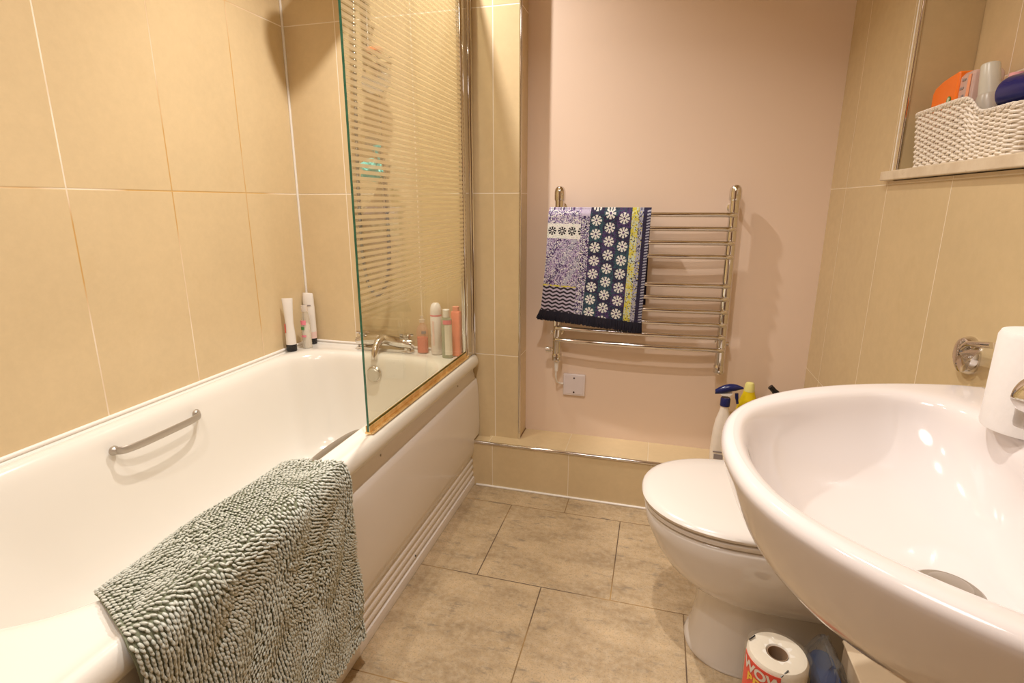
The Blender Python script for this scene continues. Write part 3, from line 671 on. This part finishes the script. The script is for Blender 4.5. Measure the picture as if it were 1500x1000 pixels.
# basin tap
bt2 = thing('basin_mixer_tap', 'chrome basin mixer tap with rounded spout at the right edge', 'tap', (.475, BC, RZ))
b = MB().lathe([(.026, 0), (.026, .006), (.021, .012), (.020, .07), (.022, .085), (.018, .098), (0, .10)], (.482, BC, RZ-.001), n=28)
b.build('body', M_chrome, bt2)
sp_ = resample(catmull([(.482, BC, RZ+.060), (.455, BC, RZ+.080), (.420, BC, RZ+.089), (.372, BC, RZ+.087)], 8), 24, False)
MB().tube(sp_, [.022+.004*min(1, k/8) for k in range(18)]+[.0255, .0245, .0225, .0185, .0125, .004], 24).build('spout', M_chrome, bt2)
MB().lathe([(0, 0), (.011, 0), (.012, .004), (.012, .022), (0, .022)], (.390, BC, RZ+.056), n=24).build('aerator', M_chromeb, bt2)
MB().tube(catmull([(.482, BC, RZ+.10), (.478, BC, RZ+.118), (.455, BC, RZ+.135), (.43, BC, RZ+.143)], 5), [.016]*5+[.012]*6+[.009]*5, 14).build('lever', M_chrome, bt2)
# roll on the basin
ro = thing('toilet_roll', 'white paper roll standing on the far corner of the basin', 'toilet roll', (.475, .80, RZ))
pro = [(.020, 0), (.0452, 0), (.0462, .004), (.0455, .122), (.043, .128), (.021, .129), (.019, .127), (.019, .002)]
b = MB(); n_ = 40; b.loft([[(.475+r_*math.cos(2*PI*i/n_), .80+r_*math.sin(2*PI*i/n_), RZ+.0012+h) for i in range(n_)] for r_, h in pro], False, False)
b.build('paper', plain('tissue_paper', (.86, .83, .81), .9, 0, .03, 120, bump=.3), ro)
b = MB(); b.loft([[(.475+r_*math.cos(2*PI*i/n_), .80+r_*math.sin(2*PI*i/n_), RZ+.0012+h) for i in range(n_)] for r_, h in [(.0188, 0), (.0188, .128), (.0178, .128), (.0178, 0)]], False, False)
b.build('core', plain('cardboard', (.30, .12, .08), .8), ro)
# toilet roll holder on right wall
ho = thing('toilet_roll_holder', 'chrome wall holder with round plate and tilted flap above the basin', 'toilet roll holder', (XR, 1.047, .838))
MB().lathe([(0, 0), (.033, 0), (.033, .004), (.029, .012), (.018, .017), (0, .018)], (XR, 1.047, .838), (-1, 0, 0), 36).build('wall_plate', M_chrome, ho)
b = MB(); b.add([(.500, 1.037, .8435), (.499, 1.011, .833), (.494, .971, .862), (.500, .981, .871), (.5025, 1.037, .8450), (.5015, 1.011, .8345), (.4965, .971, .8635), (.5025, .981, .8725)], [(0, 1, 2, 3), (7, 6, 5, 4), (0, 4, 5, 1), (1, 5, 6, 2), (2, 6, 7, 3), (3, 7, 4, 0)])
b.build('flap', M_chrome, ho, smooth=False, bevel=.001)
MB().tube(catmull([(.506, 1.040, .852), (.498, 1.01, .866), (.496, .975, .874), (.497, .945, .880)], 5), .005, 12).build('arm', M_chrome, ho)

# ------------------------------------------------------------------ bottles on the ledge
def sprayb():
    x, y, z = .258, 1.885, LZ+.0005
    t = thing('spray_bottle', 'white trigger spray bottle with navy head on the tiled ledge', 'spray bottle', (x, y, z))
    MB().loft([rrect(x-a, x+a, y-b_, y+b_, min(a, b_)*.9, z+h, 5, 3) for h, a, b_ in [(0, .030, .020), (.004, .034, .024), (.05, .036, .025), (.12, .032, .024), (.16, .026, .021), (.19, .017, .016), (.205, .014, .014), (.222, .0135, .0135)]]).build('body', plain('spray_white', (.84, .76, .66), .3), t)
    M_nv = plain('navy_plastic', (.012, .018, .11), .22, 0, .1)
    MB().lathe([(.0165, 0), (.0165, .026), (.014, .030)], (x, y, z+.214), n=24).build('collar', M_nv, t)
    MB().loft([[(x+u, y+v*w_, z+zz) for u, v, zz in [(-.012, -1, .252), (.012, -1, .252), (.020, -1, .262), (-.020, -1, .258), ][::1]] for w_ in (.011, -.011)]).build('throat', M_white, t)
    hd = []
    for k in range(9):
        u = k/8; xc = x-.036+.090*u; hh = .015*math.sin(PI*min(.98, u*.9+.12))**.6; zc = z+.262+.018*math.sin(u*2.0)+.004*u
        hd.append([(xc, y+.014*math.sin(PI*min(.96, u*.85+.15))**.5*math.cos(2*PI*i/14), zc+hh*math.sin(2*PI*i/14)) for i in range(14)])
    MB().loft(hd).build('head', M_nv, t)
    MB().tube(catmull([(x+.034, y, z+.262), (x+.036, y, z+.245), (x+.040, y, z+.225)], 4), [.006]*5+[.0045]*4, 10).build('trigger', M_nv, t)
    pt = MB().box(x-.028, x+.010, y-.0265, y-.0255, z+.045, z+.050); pt.box(x-.024, x+.006, y-.0265, y-.0255, z+.020, z+.038); pt.build('label_print', M_greytxt, t)
sprayb()
yl = thing('yellow_cleaner_bottle', 'yellow cleaner bottle with pale cap behind the navy headed spray bottle', 'bottle', (.338, 1.925, LZ))
MB().loft([ell(.338, 1.925, a, b_, LZ+.0005+h) for h, a, b_ in [(0, .036, .024), (.006, .040, .027), (.13, .040, .027), (.19, .038, .026), (.225, .030, .022), (.252, .020, .017), (.262, .018, .016)]]).build('body', plain('yellow_plastic', (.90, .68, .01), .3, 0, .03), yl)
MB().loft([ell(.338, 1.925, a, a, LZ+h) for h, a in [(.262, .0175), (.285, .0155), (.292, .012), (.294, .006)]]).build('cap', plain('pale_yellow_cap', (.84, .78, .28), .4), yl)
bk = thing('black_nozzle_bottle', 'dark bottle with black angled nozzle peeking above the basin rim', 'bottle', (.435, 1.90, LZ))
MB().loft([ell(.435, 1.90, a, b_, LZ+.0005+h) for h, a, b_ in [(0, .030, .022), (.15, .031, .023), (.20, .022, .018), (.225, .013, .013)]]).build('body', plain('dark_bottle', (.05, .05, .06), .3), bk)
MB().tube(catmull([(.435, 1.90, LZ+.22), (.430, 1.90, LZ+.255), (.412, 1.90, LZ+.278), (.398, 1.90, LZ+.292)], 4), [.013]*4+[.011]*4+[.009]*5, 12).build('nozzle', M_black, bk)

# ------------------------------------------------------------------ basket in niche
bk = thing('wicker_basket', 'white woven basket on the stone sill of the wall niche', 'basket', (.588, 1.23, 1.163))
BX0, BX1, BY0, BY1 = .532, .634, 1.078, 1.462
def rimh(x, y):
    h = .120
    if x < .56: h = .112-.036*(1/(1+math.exp((y-1.215)/.012)))
    return h
rows = 21; wv = MB(); NP = 260
def bring(f_, ins=0.):
    e = .006*(1-f_)+ins
    P = rrect(BX0+e, BX1-e, BY0+e*2.2, BY1-e*2.2, .020, 0, 6, 10); P = resample([(p[0], p[1]) for p in P], NP); return P
for k in range(rows):
    f_ = (k+.5)/rows; P = bring(f_); nxt = np.roll(P, -1, 0)-np.roll(P, 1, 0); nxt /= np.linalg.norm(nxt, axis=1)[:, None]; nr = np.stack([nxt[:, 1], -nxt[:, 0]], 1)
    pts = []
    for i in range(NP):
        off = .0020*math.sin(i*2*PI/10+(PI if k % 2 else 0)); hh = rimh(P[i][0], P[i][1])
        pts.append((P[i][0]+nr[i][0]*off, P[i][1]+nr[i][1]*off, 1.1655+hh*f_+.0006*math.sin(i*.7+k)))
    n_ = 6; rgs = []
    for i in range(NP):
        p = Vector(pts[i]); nn = Vector((nr[i][0], nr[i][1], 0)); rgs.append([tuple(p+nn*.0022*math.cos(2*PI*q/n_)+Vector((0, 0, .0027*math.sin(2*PI*q/n_)))) for q in range(n_)])
    rgs.append(rgs[0]); wv.loft(rgs, False, False)
M_wick = plain('white_wicker', (.84, .76, .66), .5, 0, .10, 70)
wv.build('weave', M_wick, bk)
st = MB(); P0, P1 = bring(0), bring(1)
for i in range(0, NP, 10):
    for q in (2.5, 7.5):
        a = (i+int(q)) % NP; h = rimh(P1[a][0], P1[a][1]); st.tube([(P0[a][0], P0[a][1], 1.164), (P1[a][0], P1[a][1], 1.165+h)], .0016, 5)
st.build('stakes', M_wick, bk)
for kk in range(2):
    pts = []
    for i in range(NP*2+1):
        a = (i//2) % NP; ph = i*2*PI/14+kk*PI; h = rimh(P1[a][0], P1[a][1])
        cx_, cy_ = (BX0+BX1)/2, (BY0+BY1)/2
        pts.append((P1[a][0]+.0028*math.cos(ph)*(-1 if P1[a][0] < cx_ else 1), P1[a][1], 1.1665+h+.0030*math.sin(ph)))
    MB().tube(pts, .0026, 6).build('braided_rim', M_wick, bk)
MB().box(BX0+.01, BX1-.01, BY0+.02, BY1-.02, 1.1640, 1.1675).build('base', M_wick, bk)
# things in the basket
op = thing('orange_pack', 'bright orange plastic pack at the left end of the basket', 'packet', (.585, 1.40, 1.20))
prf = [(1.442, 1.175), (1.442, 1.318), (1.432, 1.329), (1.405, 1.337), (1.375, 1.341), (1.345, 1.344), (1.338, 1.344), (1.338, 1.175)]
MB().loft([[(x, y, z) for y, z in prf] for x in (.552, .558, .605, .612)]).build('wrapper', plain('orange_film', (.95, .20, .015), .3, 0, .06), op, bevel=.004, bseg=3)
MB().lathe([(0, 0), (.008, 0), (.008, .001), (0, .001)], (.5515, 1.362, 1.293), (-1, 0, 0), 20).build('green_emblem', plain('emblem_green', (.10, .28, .06), .4), op)
MB().lathe([(0, 0), (.0045, 0), (.0045, .001), (0, .001)], (.5500, 1.360, 1.294), (-1, 0, 0), 16).build('emblem_centre', plain('emblem_pale', (.6, .7, .5), .4), op)
tk = thing('tissue_pack', 'printed clear plastic packet with orange strip beside the orange pack', 'packet', (.585, 1.31, 1.20))
MB().loft([rrect(.556, .608, 1.292, 1.342, .006, z, 4, 3) for z in (1.175, 1.330)]+[rrect(.560, .604, 1.296, 1.338, .006, 1.337, 4, 3)]).build('wrapper', clearmat('crinkled_film', (.78, .58, .50), .7, .2), tk)
MB().box(.5545, .5555, 1.296, 1.306, 1.20, 1.330).build('strip', plain('orange_strip', (.92, .38, .20), .4), tk)
pb = MB()
for k in range(5): pb.box(.5550, .5556, 1.316+.004*(k % 2), 1.334-.005*(k % 3), 1.262+.015*k, 1.266+.015*k)
pb.build('print', M_greytxt, tk)
cb = thing('frosted_clear_bottle', 'frosted clear plastic bottle with tapered cap leaning in the basket', 'bottle', (.575, 1.262, 1.18))
ax = Vector((-.05, .16, 1)).normalized()
MB().lathe([(0, 0), (.020, 0), (.021, .01), (.021, .09), (.019, .112), (.0165, .118)], (.580, 1.245, 1.170), ax, 28).build('body', clearmat('frosted_body', (.72, .64, .52), .7, .3), cb)
MB().lathe([(.0165, .118), (.0160, .135), (.0145, .170), (.013, .173), (0, .174)], (.580, 1.245, 1.170), ax, 28).build('cap', clearmat('frosted_tip', (.80, .77, .66), .7, .3), cb)
nb_ = thing('navy_bottle', 'navy blue bottle lying on top of the basket at the right edge', 'bottle', (.58, 1.17, 1.30))
MB().lathe([(0, 0), (.022, 0), (.026, .003), (.028, .01), (.028, .14), (0, .145)], (.560, 1.172, 1.272), Vector((.30, -1, -.02)), 32).build('body', plain('navy_gloss', (.010, .014, .12), .18, 0, .05), nb_)
MB().lathe([(.0, 0), (.023, 0), (.023, .035), (0, .035)], (.588, 1.205, 1.286), Vector((.30, -1, .0)), 28).build('cap', plain('purple_cap', (.08, .05, .16), .25), nb_)
pk = MB().lathe([(0, 0), (.010, 0), (.012, .004), (.012, .05), (0, .052)], (.588, 1.213, 1.262), Vector((0, 0, 1)), 20)
tag(pk.build('pink_tube', plain('pink_tube', (.85, .40, .42), .3)), 'small pink tube between the frosted bottle and the navy bottle', 'tube')

# ------------------------------------------------------------------ kitchen roll and packs on the floor
KX, KY, KH, KR = .278, .985, .225, .056
kr = thing('kitchen_roll', 'wrapped white kitchen roll with red and yellow label on the floor', 'kitchen roll', (KX, KY, 0))
n_ = 44
pro = [(.020, .001), (.052, .001), (KR, .006), (KR, KH-.008), (.052, KH-.001), (.040, KH+.001), (.022, KH-.001), (.019, KH-.006), (.019, .002)]
MB().loft([[(KX+r_*math.cos(2*PI*i/n_), KY+r_*math.sin(2*PI*i/n_), h) for i in range(n_)] for r_, h in pro], False, False).build('paper', plain('kitchen_paper', (.84, .80, .72), .85, 0, .04, 140, bump=.4), kr)
MB().loft([[(KX+r_*math.cos(2*PI*i/n_), KY+r_*math.sin(2*PI*i/n_), h) for i in range(n_)] for r_, h in [(.0188, .003), (.0188, KH-.003), (.0178, KH-.003), (.0178, .003)]], False, False).build('core', plain('roll_core', (.36, .24, .15), .8), kr)
a0, a1 = math.radians(178), math.radians(266)
patch(KX, KY, .02, KH-.008, KR, KR, a0, a1).build('red_label', plain('red_label', (.86, .045, .012), .35), kr)
def wrap_text(txt, size, ztop, mat_, name, ac, zsh=0):
    cu = bpy.data.curves.new('txt', 'FONT'); cu.body = txt; cu.size = size; cu.extrude = 0.0; cu.align_x = 'CENTER'; cu.offset = .0012*size/.03
    to_ = bpy.data.objects.new('txt', cu); COL.objects.link(to_); dg = bpy.context.evaluated_depsgraph_get(); dg.update()
    me = bpy.data.meshes.new_from_object(to_.evaluated_get(dg)); bpy.data.objects.remove(to_)
    import bmesh
    bm = bmesh.new(); bm.from_mesh(me); bmesh.ops.subdivide_edges(bm, edges=bm.edges, cuts=1)
    for v in bm.verts:
        a = ac+v.co.x/KR; v.co = Vector((KX+(KR+.0020)*math.cos(a), KY+(KR+.0020)*math.sin(a), ztop-size*.72+v.co.y))
    bm.to_mesh(me); bm.free(); me.materials.append(mat_)
    o_ = bpy.data.objects.new(name, me); COL.objects.link(o_); o_.parent = kr; o_.matrix_parent_inverse = Matrix.Translation(kr.location).inverted()
    return o_
wrap_text('WOW', .0285, KH-.013, plain('white_ink', (.85, .82, .80), .4), 'white_lettering', math.radians(229))
wrap_text('BEST', .0275, KH-.038, plain('yellow_ink', (.95, .62, .02), .4), 'yellow_lettering', math.radians(230))
fm = MB(); rgs = []
for h, r_ in [(.03, KR+.004), (.10, KR+.003), (KH-.02, KR+.005), (KH-.002, KR+.004), (KH+.006, KR-.006), (KH+.004, KR-.022), (KH-.002, KR-.034)]:
    rgs.append([(KX+(r_+.0035*math.sin(7*t+h*90)*math.sin(3*t+h*40))*math.cos(t), KY+(r_+.0035*math.sin(7*t+h*90)*math.sin(3*t+h*40))*math.sin(t), h+.002*math.sin(9*t)) for t in [2*PI*i/64 for i in range(64)]])
fm.loft(rgs, False, False).build('film_wrap', clearmat('clear_film', (.9, .85, .75), .07, .12), kr)
MB().tube([(KX-.050, KY+.016, KH+.002), (KX-.038, KY+.028, KH+.004)], .0016, 6).build('black_mark', M_black, kr)
MB().tube([(KX-.004, KY-.0545, KH-.006), (KX+.003, KY-.050, KH-.0015), (KX+.010, KY-.044, KH+.002)], .0016, 6).build('black_mark', M_black, kr)
np_ = thing('navy_plastic_pack', 'dark blue pack in clear crinkled plastic on the floor beside the kitchen roll', 'packet', (.376, 1.0, 0))
MB().loft([rrect(.352, .400, .948, 1.068, .02, z, 5, 4) for z in (.001, .01)]+[rrect(.350, .402, .946, 1.070, .024, z, 5, 4) for z in (.06, .17)]+[rrect(.357, .395, .955, 1.060, .018, .185, 5, 4)]).build('pack', plain('pack_navy', (.010, .045, .17), .25, 0, .2), np_)
rgs = []
for k, (z, e) in enumerate([(.02, .003), (.10, .005), (.18, .004), (.205, -.004), (.222, -.012), (.230, -.020)]):
    base_ = rrect(.350-e, .402+e, .946-e, 1.070+e, .024, z, 6, 6)
    rgs.append([(x+.003*math.sin(i*1.7+k), y+.003*math.sin(i*2.3+k*2), zz+.004*math.sin(i*1.1+k)) for i, (x, y, zz) in enumerate(base_)])
MB().loft(rgs, False, True).build('clear_wrap', clearmat('pack_film', (.60, .58, .55), .14, .10), np_)
MB().tube(catmull([(.3475, .975, .09), (.3478, .99, .135), (.3478, 1.02, .155), (.3478, 1.05, .158)], 6), .0022, 6).build('gold_line', plain('gold_print', (.70, .55, .28), .4), np_)
crm = thing('cream_box', 'cream cardboard box on the floor under the basin', 'box', (.46, .97, 0))
MB().box(.412, .515, .90, 1.045, .001, .224).build('carton', plain('cream_card', (.72, .56, .38), .6, 0, .05), crm, bevel=.002)
MB().box(.409, .518, .897, 1.048, .224, .230).build('lid', plain('cream_lid', (.78, .64, .46), .6, 0, .05), crm, bevel=.002)

# ------------------------------------------------------------------ lights
def disc(x, y, z, e, size, col=(1, .945, .89), spread=125):
    l = bpy.data.lights.new('downlight_or_fill', 'AREA'); l.shape = 'DISK'; l.size = size; l.energy = e; l.color = col; l.spread = math.radians(spread)
    o_ = bpy.data.objects.new('downlight_or_fill', l); o_.location = (x, y, z); COL.objects.link(o_); return o_
disc(-.76, 1.50, 2.28, 11.0, .04)
disc(-.90, .45, 2.28, 3.6, .04)
disc(-.22, .72, 2.28, 7.4, .04)
disc(-.35, -.15, 2.26, 7.5, .6, (1, .95, .92), 165)  # unseen broad fill added near the camera, not a room fitting
w = bpy.data.worlds.new('world'); S.world = w; w.use_nodes = True
w.node_tree.nodes['Background'].inputs[0].default_value = (1, .93, .88, 1); w.node_tree.nodes['Background'].inputs[1].default_value = .3

# ------------------------------------------------------------------ camera
cam = bpy.data.cameras.new('camera'); co_ = bpy.data.objects.new('camera', cam); COL.objects.link(co_)
co_.location = (0, 0, 1.09); co_.rotation_euler = (PI/2-.2374, 0, .2705)
cam.sensor_width = 36; cam.lens = 778.5/1500*36; cam.shift_x = .002; cam.shift_y = -.0096; cam.clip_start = .02
S.camera = co_
S.view_settings.view_transform = 'Standard'; S.view_settings.look = 'None'; S.view_settings.gamma = 1; S.view_settings.exposure = 0.17
try: S.view_settings.use_curve_mapping = False
except Exception: pass
